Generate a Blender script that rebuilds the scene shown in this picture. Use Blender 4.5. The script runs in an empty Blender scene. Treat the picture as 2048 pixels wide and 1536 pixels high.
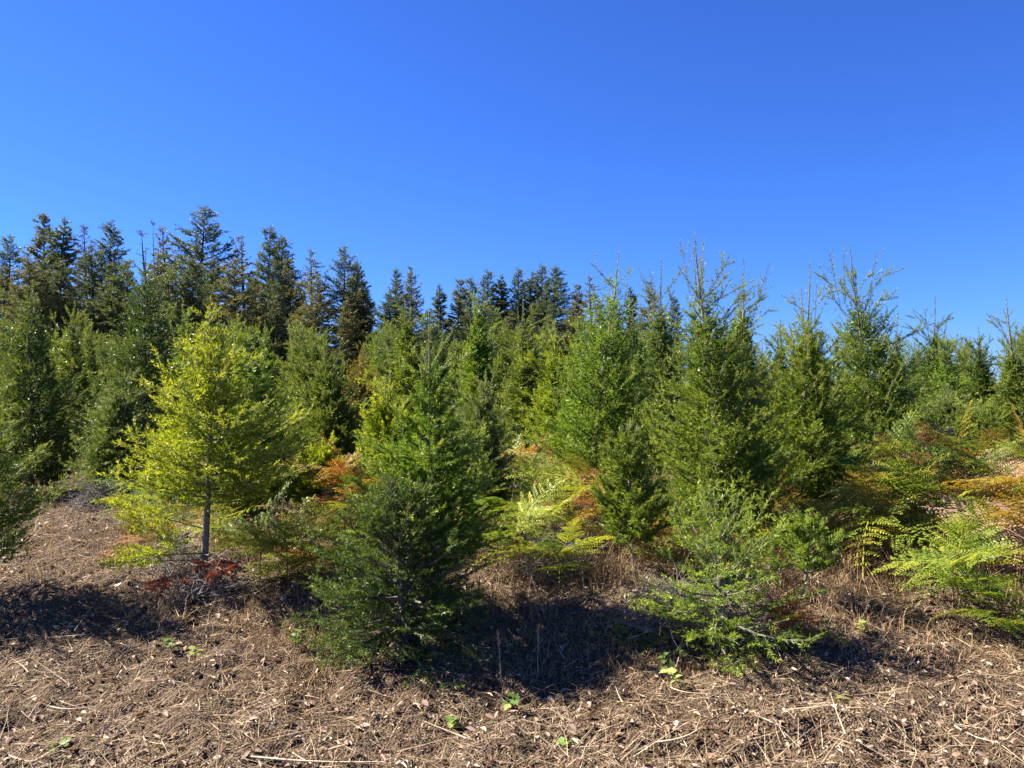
import bpy, math, random
import numpy as np
from mathutils import Vector

# ------------------------------------------------------------------ camera, sky, sun, exposure
sc = bpy.context.scene
COL = sc.collection
FPX = 1547.0            # focal length in pixels of a 2048 px wide picture
EYE = 1.6
cam_d = bpy.data.cameras.new('camera')
cam_d.sensor_width = 36.0
cam_d.lens = 36.0 * FPX / 2048.0
cam_d.clip_start = 0.05
cam_d.clip_end = 3000
cam = bpy.data.objects.new('camera', cam_d)
cam.location = (0, 0, EYE)
cam.rotation_euler = (math.radians(90), 0, 0)
COL.objects.link(cam)
sc.camera = cam

SUN_EL = math.radians(41)
SUN_AZ = math.radians(-75)      # clockwise from straight ahead (+Y): the sun stands left, a touch ahead
sun_vec = Vector((math.sin(SUN_AZ) * math.cos(SUN_EL), math.cos(SUN_AZ) * math.cos(SUN_EL), math.sin(SUN_EL)))

w = bpy.data.worlds.new('World')
sc.world = w
w.use_nodes = True
nt = w.node_tree
bg = nt.nodes['Background']
sky = nt.nodes.new('ShaderNodeTexSky')
sky.sky_type = 'NISHITA'
sky.sun_disc = False
sky.sun_elevation = SUN_EL
sky.sun_rotation = SUN_AZ
sky.altitude = 3000
sky.air_density = 1.5
sky.dust_density = 0.0
sky.ozone_density = 10.0
tn = nt.nodes.new('ShaderNodeMix'); tn.data_type = 'RGBA'; tn.blend_type = 'MULTIPLY'
tn.inputs[0].default_value = 1.0
tn.inputs[7].default_value = (0.38, 0.56, 1.0, 1)      # the phone's deep blue rendering of the whole sky
nt.links.new(sky.outputs[0], tn.inputs[6])
nt.links.new(tn.outputs[2], bg.inputs[0])
bg.inputs[1].default_value = 0.05

sun_d = bpy.data.lights.new('sun', 'SUN')
sun_d.energy = 5.0
sun_d.angle = math.radians(0.53)
sun_d.color = (1.0, 0.94, 0.84)
sun_o = bpy.data.objects.new('sun', sun_d)
sun_o.rotation_euler = sun_vec.to_track_quat('Z', 'Y').to_euler()
sun_o.location = (-20, 5, 20)
COL.objects.link(sun_o)

vs = sc.view_settings
vs.view_transform = 'Standard'
vs.look = 'None'
vs.exposure = 2.03
vs.gamma = 1.0
vs.use_curve_mapping = False
sc.cycles.max_bounces = 8
sc.cycles.transmission_bounces = 4
sc.cycles.diffuse_bounces = 4

# ------------------------------------------------------------------ helpers
def smooth(a, b, x):
    t = np.clip((np.asarray(x, float) - a) / (b - a), 0, 1)
    return t * t * (3 - 2 * t)

def vnoise(x, y, seed=0.0):
    x = np.asarray(x, float); y = np.asarray(y, float)
    xi = np.floor(x); yi = np.floor(y)
    fx = x - xi; fy = y - yi
    fx = fx * fx * (3 - 2 * fx); fy = fy * fy * (3 - 2 * fy)
    def h(a, b):
        v = np.sin(a * 127.1 + b * 311.7 + seed * 74.7) * 43758.5453
        return v - np.floor(v)
    return (h(xi, yi) * (1 - fx) + h(xi + 1, yi) * fx) * (1 - fy) + (h(xi, yi + 1) * (1 - fx) + h(xi + 1, yi + 1) * fx) * fy

def ground_z(x, y):
    x = np.asarray(x, float); y = np.asarray(y, float)
    near = smooth(16, 8, np.hypot(x, y - 3))
    edge = y + 0.9 * (vnoise(x * 0.45, 3.3, 1) - 0.5)
    z = 0.10 * smooth(2.9, 4.0, edge) + 0.20 * smooth(4.1, 5.4, edge)
    z = z + 0.10 * (vnoise(x * 0.6, y * 0.6, 2) - 0.5) * smooth(60, 20, y)
    z = z + 0.07 * (vnoise(x * 2.1, y * 2.1, 3) - 0.5) * near
    z = z + near * (0.06 * (vnoise(x * 5.3, y * 5.3, 4) - 0.5) + 0.04 * (vnoise(x * 12, y * 12, 5) - 0.5) + 0.018 * (vnoise(x * 29, y * 29, 6) - 0.5))
    return z

def gz(x, y):
    return float(ground_z(x, y))

def px_x(px, D):
    return (px - 1024.0) / FPX * D

def px_z(py, D):
    return EYE + (768.0 - py) / FPX * D

def mesh_from(name, V, F, mat, attrs=None, loops=None, smooth_shade=False):
    """V (n,3); F (m,k) with one k"""
    V = np.ascontiguousarray(V, np.float32); F = np.ascontiguousarray(F, np.int32)
    me = bpy.data.meshes.new(name)
    me.vertices.add(len(V)); me.vertices.foreach_set('co', V.ravel())
    k = F.shape[1]
    me.loops.add(F.size); me.loops.foreach_set('vertex_index', F.ravel())
    me.polygons.add(len(F))
    me.polygons.foreach_set('loop_start', np.arange(0, F.size, k, dtype=np.int32))
    if smooth_shade:
        me.polygons.foreach_set('use_smooth', np.ones(len(F), bool))
    me.update(calc_edges=True)
    if attrs:
        for an, av in attrs.items():
            a = me.attributes.new(an, 'FLOAT', 'POINT')
            a.data.foreach_set('value', np.ascontiguousarray(av, np.float32))
    me.materials.append(mat)
    return me

def link(name, me, parent=None):
    o = bpy.data.objects.new(name, me)
    COL.objects.link(o)
    if parent is not None:
        o.parent = parent
    return o

def tag(o, label=None, cat=None, group=None, kind=None):
    if label: o['label'] = label
    if cat: o['category'] = cat
    if group: o['group'] = group
    if kind: o['kind'] = kind
    return o

def empty(name, loc, rz=0.0):
    o = bpy.data.objects.new(name, None)
    o.empty_display_size = 0.1
    COL.objects.link(o)
    o.location = loc
    o.rotation_euler = (0, 0, rz)
    return o

def copy_tree(root, loc, rz, scale):
    c = root.copy(); COL.objects.link(c)
    c.location = loc; c.rotation_euler = (0, 0, rz); c.scale = scale
    for ch in root.children:
        d = ch.copy(); COL.objects.link(d); d.parent = c
    return c

def nrm(a):
    return a / np.maximum(np.linalg.norm(a, axis=-1, keepdims=True), 1e-9)

# ------------------------------------------------------------------ materials
def new_mat(name):
    m = bpy.data.materials.new(name); m.use_nodes = True
    nt = m.node_tree; nt.nodes.clear()
    out = nt.nodes.new('ShaderNodeOutputMaterial')
    return m, nt, out

def ramp(nt, fac, stops):
    r = nt.nodes.new('ShaderNodeValToRGB')
    els = r.color_ramp.elements
    while len(els) < len(stops): els.new(0.5)
    for e, (p, c) in zip(els, stops):
        e.position = p; e.color = (*c, 1)
    nt.links.new(fac, r.inputs[0])
    return r.outputs[0]

def leaf_mat(name, stops, transl=0.35, rough=0.40, spec=0.16, tboost=1.35, k=0.87):
    """thin leaves and needles: colour varies with the per-needle attribute 'tint' (age of the shoot)"""
    m, nt, out = new_mat(name)
    at = nt.nodes.new('ShaderNodeAttribute'); at.attribute_name = 'tint'
    col = ramp(nt, at.outputs['Fac'], [(q, tuple(v * k for v in c)) for q, c in stops])
    p = nt.nodes.new('ShaderNodeBsdfPrincipled')
    nt.links.new(col, p.inputs['Base Color'])
    p.inputs['Roughness'].default_value = rough
    p.inputs['Specular IOR Level'].default_value = spec
    t = nt.nodes.new('ShaderNodeBsdfTranslucent')
    mul = nt.nodes.new('ShaderNodeMix'); mul.data_type = 'RGBA'; mul.blend_type = 'MULTIPLY'
    mul.inputs[0].default_value = 1.0
    nt.links.new(col, mul.inputs[6]); mul.inputs[7].default_value = (tboost * 1.1, tboost, tboost * 0.5, 1)
    nt.links.new(mul.outputs[2], t.inputs[0])
    mx = nt.nodes.new('ShaderNodeMixShader'); mx.inputs[0].default_value = transl * 0.9
    nt.links.new(p.outputs[0], mx.inputs[1]); nt.links.new(t.outputs[0], mx.inputs[2])
    nt.links.new(mx.outputs[0], out.inputs[0])
    return m

def solid_mat(name, c1, c2, scale=20.0, rough=0.85, bump=0.3):
    m, nt, out = new_mat(name)
    tc = nt.nodes.new('ShaderNodeTexCoord')
    no = nt.nodes.new('ShaderNodeTexNoise'); no.inputs['Scale'].default_value = scale
    no.inputs['Detail'].default_value = 4
    nt.links.new(tc.outputs['Object'], no.inputs['Vector'])
    col = ramp(nt, no.outputs[0], [(0.3, tuple(v * 0.8 for v in c1)), (0.7, tuple(v * 0.8 for v in c2))])
    p = nt.nodes.new('ShaderNodeBsdfPrincipled')
    nt.links.new(col, p.inputs['Base Color']); p.inputs['Roughness'].default_value = rough
    p.inputs['Specular IOR Level'].default_value = 0.25
    b = nt.nodes.new('ShaderNodeBump'); b.inputs['Strength'].default_value = bump; b.inputs['Distance'].default_value = 0.01
    nt.links.new(no.outputs[0], b.inputs['Height']); nt.links.new(b.outputs[0], p.inputs['Normal'])
    nt.links.new(p.outputs[0], out.inputs[0])
    return m

NEEDLE = {
    'yellow': leaf_mat('needles_yellow_green', [(0.0, (0.107, 0.169, 0.014)), (0.5, (0.256, 0.324, 0.026)), (1.0, (0.497, 0.508, 0.047))], 0.42),
    'mid':    leaf_mat('needles_mid_green',    [(0.0, (0.053, 0.102, 0.014)), (0.5, (0.130, 0.197, 0.024)), (1.0, (0.284, 0.323, 0.042))], 0.36),
    'fresh':  leaf_mat('needles_fresh_green',  [(0.0, (0.064, 0.129, 0.017)), (0.5, (0.148, 0.237, 0.026)), (1.0, (0.310, 0.376, 0.050))], 0.38),
    'dark':   leaf_mat('needles_dark_green',   [(0.0, (0.037, 0.076, 0.014)), (0.5, (0.090, 0.144, 0.024)), (1.0, (0.198, 0.249, 0.040))], 0.32),
    'blue':   leaf_mat('needles_blue_green',   [(0.0, (0.056, 0.102, 0.026)), (0.5, (0.130, 0.185, 0.047)), (1.0, (0.251, 0.295, 0.083))], 0.32),
    'olive':  leaf_mat('needles_olive',        [(0.0, (0.068, 0.116, 0.019)), (0.5, (0.147, 0.201, 0.031)), (1.0, (0.283, 0.309, 0.052))], 0.34),
    'bronze': leaf_mat('needles_bronze',       [(0.0, (0.095, 0.083, 0.017)), (0.5, (0.205, 0.165, 0.029)), (1.0, (0.347, 0.255, 0.048))], 0.3),
    'red':    leaf_mat('needles_dead_red',     [(0.0, (0.142, 0.033, 0.014)), (0.5, (0.284, 0.068, 0.026)), (1.0, (0.441, 0.128, 0.054))], 0.25),
    'forest': leaf_mat('forest_needles',       [(0.0, (0.043, 0.074, 0.029)), (0.5, (0.103, 0.142, 0.054)), (1.0, (0.227, 0.242, 0.093))], 0.22, 0.6, 0.3),
    'forest_olive': leaf_mat('forest_needles_olive', [(0.0, (0.073, 0.089, 0.029)), (0.5, (0.168, 0.174, 0.059)), (1.0, (0.318, 0.290, 0.103))], 0.24, 0.6, 0.3),
    'forest_rust':  leaf_mat('forest_needles_rust',  [(0.0, (0.055, 0.040, 0.030)), (0.5, (0.110, 0.078, 0.058)), (1.0, (0.190, 0.130, 0.095))], 0.2, 0.7, 0.2),
}
BARK = solid_mat('bark_grey_brown', (0.12, 0.098, 0.078), (0.30, 0.26, 0.215), 35)
BARK_DARK = solid_mat('bark_dark', (0.035, 0.026, 0.020), (0.085, 0.065, 0.052), 3)
TWIG = solid_mat('dead_twig_grey', (0.16, 0.135, 0.12), (0.36, 0.32, 0.29), 30)

FERN = {
    'green':  leaf_mat('fern_green',  [(0.0, (0.075, 0.130, 0.018)), (0.5, (0.150, 0.220, 0.028)), (1.0, (0.270, 0.320, 0.045))], 0.4),
    'yellow': leaf_mat('fern_yellow', [(0.0, (0.140, 0.195, 0.025)), (0.5, (0.270, 0.310, 0.040)), (1.0, (0.460, 0.430, 0.055))], 0.42),
    'gold':   leaf_mat('fern_gold',   [(0.0, (0.220, 0.180, 0.030)), (0.5, (0.360, 0.250, 0.045)), (1.0, (0.520, 0.330, 0.070))], 0.38),
    'rust':   leaf_mat('fern_rust',   [(0.0, (0.160, 0.065, 0.020)), (0.5, (0.330, 0.140, 0.045)), (1.0, (0.520, 0.250, 0.090))], 0.32),
    'tan':    leaf_mat('fern_tan',    [(0.0, (0.180, 0.110, 0.060)), (0.5, (0.320, 0.200, 0.115)), (1.0, (0.480, 0.340, 0.210))], 0.28, 0.7, 0.2),
}
FSTEM = solid_mat('fern_stem', (0.16, 0.075, 0.035), (0.34, 0.19, 0.09), 25)
STRAW = leaf_mat('dry_straw', [(0.0, (0.060, 0.034, 0.018)), (0.35, (0.19, 0.125, 0.070)), (0.7, (0.40, 0.295, 0.175)), (1.0, (0.66, 0.53, 0.36))], 0.12, 0.7, 0.2, 1.0, k=0.86)
DEADLEAF = leaf_mat('dead_leaf', [(0.0, (0.09, 0.045, 0.028)), (0.4, (0.25, 0.15, 0.095)), (0.75, (0.47, 0.34, 0.24)), (1.0, (0.72, 0.60, 0.49))], 0.18, 0.65, 0.3, 1.0, k=0.86)
GRASSDRY = leaf_mat('dry_grass', [(0.0, (0.14, 0.080, 0.045)), (0.5, (0.34, 0.22, 0.125)), (1.0, (0.56, 0.43, 0.25))], 0.3, 0.7, 0.2, 1.1)
BRAMBLE = leaf_mat('bramble_leaf', [(0.0, (0.07, 0.14, 0.03)), (0.5, (0.18, 0.27, 0.06)), (1.0, (0.42, 0.46, 0.14))], 0.35)

def ground_mat():
    m, nt, out = new_mat('dry_soil')
    tc = nt.nodes.new('ShaderNodeTexCoord')
    n1 = nt.nodes.new('ShaderNodeTexNoise'); n1.inputs['Scale'].default_value = 1.1; n1.inputs['Detail'].default_value = 6
    n2 = nt.nodes.new('ShaderNodeTexNoise'); n2.inputs['Scale'].default_value = 26; n2.inputs['Detail'].default_value = 8; n2.inputs['Roughness'].default_value = 0.7
    n3 = nt.nodes.new('ShaderNodeTexVoronoi'); n3.inputs['Scale'].default_value = 85
    for n in (n1, n2, n3): nt.links.new(tc.outputs['Object'], n.inputs['Vector'])
    c1 = ramp(nt, n2.outputs[0], [(0.28, (0.029, 0.017, 0.010)), (0.5, (0.084, 0.054, 0.034)), (0.72, (0.176, 0.124, 0.080))])
    c2 = ramp(nt, n2.outputs[0], [(0.28, (0.050, 0.032, 0.019)), (0.55, (0.132, 0.092, 0.058)), (0.75, (0.240, 0.180, 0.120))])
    f = ramp(nt, n1.outputs[0], [(0.4, (0, 0, 0)), (0.62, (1, 1, 1))])
    mx = nt.nodes.new('ShaderNodeMix'); mx.data_type = 'RGBA'
    nt.links.new(f, mx.inputs[0]); nt.links.new(c1, mx.inputs[6]); nt.links.new(c2, mx.inputs[7])
    p = nt.nodes.new('ShaderNodeBsdfPrincipled'); p.inputs['Roughness'].default_value = 0.95
    p.inputs['Specular IOR Level'].default_value = 0.1
    nt.links.new(mx.outputs[2], p.inputs['Base Color'])
    ad = nt.nodes.new('ShaderNodeMath'); ad.operation = 'ADD'
    nt.links.new(n2.outputs[0], ad.inputs[0]); nt.links.new(n3.outputs['Distance'], ad.inputs[1])
    b = nt.nodes.new('ShaderNodeBump'); b.inputs['Strength'].default_value = 0.9; b.inputs['Distance'].default_value = 0.025
    nt.links.new(ad.outputs[0], b.inputs['Height']); nt.links.new(b.outputs[0], p.inputs['Normal'])
    nt.links.new(p.outputs[0], out.inputs[0])
    return m

# ------------------------------------------------------------------ ground
def build_ground():
    st = 0.030
    fx = np.arange(-4.7, 4.7 + st / 2, st)
    gx = 4.7 + np.cumsum(0.06 * 1.17 ** np.arange(1, 52))
    gx = gx[gx < 1500]
    xs = np.concatenate([-gx[::-1], fx, gx])
    fy = np.arange(2.5, 7.6, st)
    gy = fy[-1] + np.cumsum(0.05 * 1.13 ** np.arange(1, 70)); gy = gy[gy < 1800]
    by = 2.5 - np.cumsum(0.1 * 1.3 ** np.arange(1, 22)); by = by[by > -200]
    ys = np.concatenate([by[::-1], fy, gy])
    X, Y = np.meshgrid(xs, ys)
    Z = ground_z(X, Y)
    V = np.stack([X.ravel(), Y.ravel(), Z.ravel()], 1)
    nx, ny = len(xs), len(ys)
    i = np.arange(nx * ny).reshape(ny, nx)
    F = np.stack([i[:-1, :-1].ravel(), i[:-1, 1:].ravel(), i[1:, 1:].ravel(), i[1:, :-1].ravel()], 1)
    o = link('ground', mesh_from('ground', V, F, ground_mat(), smooth_shade=True))
    tag(o, 'dry brown soil bank strewn with straw and dead leaves', kind='structure')
build_ground()

# ------------------------------------------------------------------ conifer maker
def perp_frame(d):
    ref = np.where(np.abs(d[:, 2:3]) > 0.9, np.array([[1.0, 0, 0]]), np.array([[0, 0, 1.0]]))
    s = nrm(np.cross(d, ref)); u = np.cross(s, d)
    return s, u

class Segs:
    def __init__(self):
        self.P = []; self.D = []; self.U = []; self.L = []; self.dens = []; self.tint = []; self.r0 = []; self.r1 = []
    def add(self, P, D, U, L, dens, tint, r0, r1):
        n = len(L)
        f = lambda v: np.broadcast_to(np.asarray(v, float), (n,)).copy()
        self.P.append(P); self.D.append(D); self.U.append(U); self.L.append(f(L)); self.dens.append(f(dens)); self.tint.append(f(tint)); self.r0.append(f(r0)); self.r1.append(f(r1))
    def get(self):
        return [np.concatenate(a) for a in (self.P, self.D, self.U, self.L, self.dens, self.tint, self.r0, self.r1)]

def spawn(rng, P, D, U, L, rem, spacing, ang, lenf, lmin, lift, start=0.0):
    n = np.maximum((L * (1 - start) / spacing + rng.random(len(L))).astype(int), 0)
    idx = np.repeat(np.arange(len(L)), n)
    k = np.arange(n.sum()) - np.repeat(np.cumsum(n) - n, n)
    t = start + (1 - start) * (k + rng.random(len(k))) / np.maximum(n[idx], 1)
    side = np.where((k + idx) % 2 == 0, 1.0, -1.0)[:, None]
    S = nrm(np.cross(D, U))[idx]
    a = (ang + rng.normal(0, 0.22, len(k)))[:, None]
    d = nrm(D[idx] * np.cos(a) + S * side * np.sin(a) + U[idx] * rng.normal(lift, 0.26, len(k))[:, None])
    ln = lenf * (rem[idx] - t * L[idx]) * rng.uniform(0.6, 1.2, len(k)) + lmin * rng.uniform(0.6, 1.5, len(k))
    p = P[idx] + D[idx] * (t * L[idx])[:, None]
    u = nrm(U[idx] - d * np.sum(U[idx] * d, 1, keepdims=True))
    return p, d, u, ln

def needles(rng, P, D, U, L, dens, tint, nlen, nwid, flat=0.75, ang=0.85):
    n = np.maximum((L * dens + rng.random(len(L))).astype(int), 0)
    idx = np.repeat(np.arange(len(L)), n)
    m = len(idx)
    t = rng.random(m) * 1.03
    S = nrm(np.cross(D, U))[idx]; Uu = U[idx]; Dd = D[idx]
    az = rng.uniform(0, 2 * np.pi, m)
    rad = nrm(S * np.cos(az)[:, None] + Uu * (np.sin(az) * flat)[:, None])
    a = ang + rng.normal(0, 0.2, m) - 0.5 * smooth(0.8, 1.0, t)
    d = nrm(Dd * np.cos(a)[:, None] + rad * np.sin(a)[:, None])
    ln = nlen * rng.uniform(0.7, 1.2, m)
    p = P[idx] + Dd * (t * L[idx])[:, None]
    wv = nrm(np.cross(d, nrm(rng.normal(size=(m, 3))))) * (nwid * rng.uniform(0.7, 1.3, m) * 0.5)[:, None]
    mid = p + d * (ln * 0.35)[:, None]
    V = np.empty((m, 3, 3))
    V[:, 0] = mid + wv - d * (ln * 0.3)[:, None]; V[:, 1] = mid - wv - d * (ln * 0.1)[:, None]; V[:, 2] = p + d * ln[:, None]
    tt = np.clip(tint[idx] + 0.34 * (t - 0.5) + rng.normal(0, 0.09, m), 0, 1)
    F = np.arange(m * 3).reshape(m, 3)
    return V.reshape(-1, 3), F, np.repeat(tt, 3)

def tubes(P0, P1, r0, r1, sides=3):
    d = nrm(P1 - P0); s, u = perp_frame(d)
    n = len(P0)
    V = np.empty((n, 2, sides, 3))
    for k in range(sides):
        a = 2 * np.pi * k / sides
        o = s * np.cos(a) + u * np.sin(a)
        V[:, 0, k] = P0 + o * r0[:, None]; V[:, 1, k] = P1 + o * r1[:, None]
    b = (np.arange(n) * 2 * sides)[:, None]
    F = []
    for k in range(sides):
        k2 = (k + 1) % sides
        F.append(np.concatenate([b + k, b + k2, b + sides + k2, b + sides + k], 1))
    return V.reshape(-1, 3), np.concatenate(F)

def sweep(pts, radii, sides=8):
    """one continuous tapered tube along a polyline"""
    pts = np.asarray(pts, float); n = len(pts)
    d = nrm(np.gradient(pts, axis=0)); s, u = perp_frame(d)
    a = np.arange(sides) * 2 * np.pi / sides
    V = pts[:, None] + (s[:, None] * np.cos(a)[None, :, None] + u[:, None] * np.sin(a)[None, :, None]) * np.asarray(radii)[:, None, None]
    F = []
    for i in range(n - 1):
        for k in range(sides):
            k2 = (k + 1) % sides
            F.append((i * sides + k, i * sides + k2, (i + 1) * sides + k2, (i + 1) * sides + k))
    return V.reshape(-1, 3), np.array(F)

def join(parts):
    V = []; F = []; o = 0
    for v, f in parts:
        V.append(v); F.append(f + o); o += len(v)
    return np.concatenate(V), np.concatenate(F)

def conifer(seed, H, R, hb, top=(0, 0), n_br=110, shape='cone', el0=16, el1=60, sp2=0.06, sp3=0.085, lf2=0.38, lf3=0.42, l2=0.08, l3=0.065,
            target=50000, nlen=0.027, nwid=0.0044, trunk_r=None, flush=8, flush_len=0.3, leader=0.3, spikes=2, base_tint=0.45, dense_tip=True,
            irregular=0.22, bend=0.03, extra=(), flat=0.75, lopsided=0.0, up=0.32, tier=0.0, fill=4800, a2=0.66, lift=0.2, shoot_dens=560.0, wood_fine=False, pw=0.78):
    """returns (needle V,F,tint), (wood V,F): local coordinates, base at the origin"""
    rng = np.random.default_rng(seed)
    S = Segs()
    if shape == 'cone': n_br = int(n_br * 1.0)
    trunk_r = trunk_r or (0.006 + 0.0105 * H)
    bx, by = rng.normal(0, bend, 2)
    def axis(z):
        q = np.asarray(z, float) / H
        return np.stack([top[0] * q + bx * np.sin(q * np.pi * 1.5), top[1] * q + by * np.sin(q * np.pi * 1.3), np.asarray(z, float)], -1)
    # main branches
    Hc = H - leader                          # top of the branched crown
    u_ = (np.arange(n_br) + rng.random(n_br)) / n_br
    t = 1 - (1 - u_) ** 0.86 if shape == 'cone' else u_
    if tier > 0:                             # yearly whorls: boughs gather in tiers with dark gaps between them
        nt_ = max(3.0, (Hc - hb) / tier)
        t = t + 0.62 * (np.round(t * nt_ + 0.15 * np.sin(np.arange(n_br) * 2.4)) / nt_ - t)
        t = np.clip(t, 0, 0.995)
    z = hb + (Hc - hb) * t
    az = np.arange(n_br) * 2.39996 + rng.normal(0, 0.35, n_br)
    if shape == 'cone':
        f = (1 - t) ** pw * np.minimum(1, 0.68 + 2.2 * t) + 0.05
    elif shape == 'wild':
        f = (1 - t) ** 0.62 * np.minimum(1, 0.6 + 1.6 * t) + 0.035
    else:
        f = np.sqrt(np.maximum(1 - t * t, 0)) * 0.9 + 0.15
    Lb = R * f * (1 - irregular + 1.6 * irregular * rng.random(n_br) ** 1.3) * (1 + lopsided * np.cos(az - 2.0)) * (1.15 if shape == 'cone' else 1.0)
    el = np.radians(el0 + (el1 - el0) * t ** 1.3 + rng.normal(0, 7, n_br))
    M = 4
    P = axis(z); horiz = np.stack([np.cos(az), np.sin(az), np.zeros(n_br)], 1)
    tintb = np.clip(base_tint + rng.normal(0, 0.13, n_br), 0, 1)
    side_n = rng.normal(0, 0.12, n_br)
    for j in range(M):
        e = el - 0.12 + up * (j / (M - 1)) ** 1.5
        hh = nrm(horiz + np.stack([-np.sin(az), np.cos(az), np.zeros(n_br)], 1) * (side_n * j)[:, None])
        D = hh * np.cos(e)[:, None] + np.array([[0, 0, 1.0]]) * np.sin(e)[:, None]
        Us = nrm(np.array([[0, 0, 1.0]]) - D * D[:, 2:3])
        L = Lb / M
        rem = Lb * (1 - j / M)
        br = trunk_r * 0.32 * (0.25 + 0.75 * np.minimum(1, Lb / R))
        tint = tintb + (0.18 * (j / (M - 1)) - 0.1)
        S.add(P, D, Us, L, 0.4 if j == 0 else (0.8 if j == 1 else 1.0), tint, br * (1 - j / M) + 0.0012, br * (1 - (j + 1) / M) + 0.0012)
        p2, d2, u2, L2 = spawn(rng, P, D, Us, L, rem, sp2, a2, lf2, l2, lift, 0.12 if j == 0 else 0.0)
        tb = np.repeat(tint.mean(), len(L2)) + rng.normal(0, 0.12, len(L2))
        if len(L2):
            S.add(p2, d2, u2, L2, 1.0, tb, 0.002, 0.001)
            big = L2 > l2 * 1.4
            if big.any():
                p3, d3, u3, L3 = spawn(rng, p2[big], d2[big], u2[big], L2[big], L2[big], sp3, a2, lf3, l3, lift, 0.2)
                if len(L3):
                    S.add(p3, d3, u3, L3, 1.0, tint.mean() + 0.12 + rng.normal(0, 0.12, len(L3)), 0.0, 0.0)
        P = P + D * L[:, None]
    # flush shoots: long unsheared shoots that stick out of the upper crown
    S2 = Segs()
    def shoot(p, d, L, dens, tint, buds=3):
        p = np.array([p], float); d = nrm(np.array([d], float))
        s, u = perp_frame(d)
        S2.add(p, d, u, [L], dens, tint, 0.0034 * max(1.0, H / 6), 0.0018)
        if buds:
            nb = rng.integers(1, buds + 1)
            tt = rng.uniform(0.35, 0.8, nb)
            for q in tt:
                a = rng.uniform(0, 6.28)
                dd = nrm(d + (s * np.cos(a) + u * np.sin(a)) * 0.75)
                S2.add(p + d * (q * L), dd, perp_frame(dd)[1], [L * rng.uniform(0.2, 0.45)], dens * 1.3, tint + 0.05, 0.002, 0.0012)
    if leader > 0:
        p = axis(Hc); tp = axis(H)
        d = tp - p; d = d / np.linalg.norm(d)
        shoot(p, d, np.linalg.norm(tp - p), 0.55, base_tint + 0.1, 0)
        nw = rng.integers(3, 6)
        for q in range(nw):                       # the whorl at the foot of the leader
            a = q * 6.283 / nw + rng.normal(0, 0.3); e = rng.uniform(0.65, 1.1)
            shoot(p + np.array([0, 0, rng.uniform(-0.06, 0.06) * leader / 0.3]), (math.cos(a) * math.cos(e), math.sin(a) * math.cos(e), math.sin(e)), leader * rng.uniform(0.5, 0.9), 0.8, base_tint + 0.12, 3)
        for q in range(spikes):
            a = rng.uniform(0, 6.28); rr = rng.uniform(0.05, 0.28) * R
            zz = Hc - rng.uniform(0.0, 0.12) * H
            e = rng.uniform(1.2, 1.5)
            shoot(axis(zz) + np.array([math.cos(a) * rr, math.sin(a) * rr, 0]), (math.cos(a) * math.cos(e), math.sin(a) * math.cos(e), math.sin(e)), leader * rng.uniform(0.6, 1.1), 0.4, base_tint + 0.1, 4)
    for q in range(int(flush * 1.5)):
        tt = rng.uniform(0.2, 0.97); a = rng.uniform(0, 6.28)
        zz = hb + (Hc - hb) * tt
        rr = R * ((1 - tt) ** 0.78) * 0.75
        e = rng.uniform(0.4, 1.0)
        shoot(axis(zz) + np.array([math.cos(a) * rr, math.sin(a) * rr, R * 0.15]), (math.cos(a) * math.cos(e), math.sin(a) * math.cos(e), math.sin(e)), flush_len * rng.uniform(0.6, 1.2) * (0.7 + 0.4 * tt), 1.0, base_tint + 0.15, 4)
    for (h0, a, e, L, tn) in extra:               # named single boughs
        d = np.array([[math.cos(a) * math.cos(e), math.sin(a) * math.cos(e), math.sin(e)]])
        p = axis([h0]); s, u = perp_frame(d)
        S.add(p, d, u, [L], 0.4, tn, trunk_r * 0.22, 0.0015)
        p2, d2, u2, L2 = spawn(rng, p, d, u, np.array([L]), np.array([L]), 0.03, 0.8, 0.42, 0.06, 0.15, 0.3)
        S.add(p2, d2, u2, L2, 1.0, tn, 0.002, 0.001)
        p3, d3, u3, L3 = spawn(rng, p2, d2, u2, L2, L2, 0.025, 0.8, 0.45, 0.03, 0.15, 0.15)
        S.add(p3, d3, u3, L3, 1.0, tn + 0.1, 0, 0)
    P, D, U, L, dens, tint, r0, r1 = S.get()
    k = target / max(np.sum(L * dens), 1e-6)
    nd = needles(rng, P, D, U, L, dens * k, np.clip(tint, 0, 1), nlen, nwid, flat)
    if S2.L:
        P_, D_, U_, L_, de_, ti_, ra_, rb_ = S2.get()
        n2 = needles(rng, P_, D_, U_, L_, de_ * shoot_dens, np.clip(ti_, 0, 1), nlen * 0.95, nwid * 0.55, 0.9)
        nd = (np.concatenate([nd[0], n2[0]]), np.concatenate([nd[1], n2[1] + len(nd[0])]), np.concatenate([nd[2], n2[2]]))
        P = np.concatenate([P, P_]); D = np.concatenate([D, D_]); L = np.concatenate([L, L_]); r0 = np.concatenate([r0, ra_]); r1 = np.concatenate([r1, rb_])
    if fill and shape == 'cone':             # inner filler sprays, added to make the crown's heart opaque and dark
        nf = fill * 3
        tq = rng.random(nf); tq = tq[rng.random(nf) < (1 - tq) ** 0.9][:fill]
        n_ = len(tq)
        fq = (1 - tq) ** pw * np.minimum(1, 0.68 + 2.2 * tq)
        aq = rng.uniform(0, 6.283, n_); rq = R * fq * (0.08 + 0.58 * np.sqrt(rng.random(n_)))
        Pq = axis(hb + (Hc - hb) * tq * 0.97) + np.stack([np.cos(aq) * rq, np.sin(aq) * rq, 0.35 * rq * rng.random(n_)], 1)
        dq = nrm(np.stack([np.cos(aq), np.sin(aq), np.full(n_, 0.5)], 1) + rng.normal(0, 0.5, (n_, 3)))
        wq = nrm(np.cross(dq, rng.normal(size=(n_, 3))))
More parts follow.
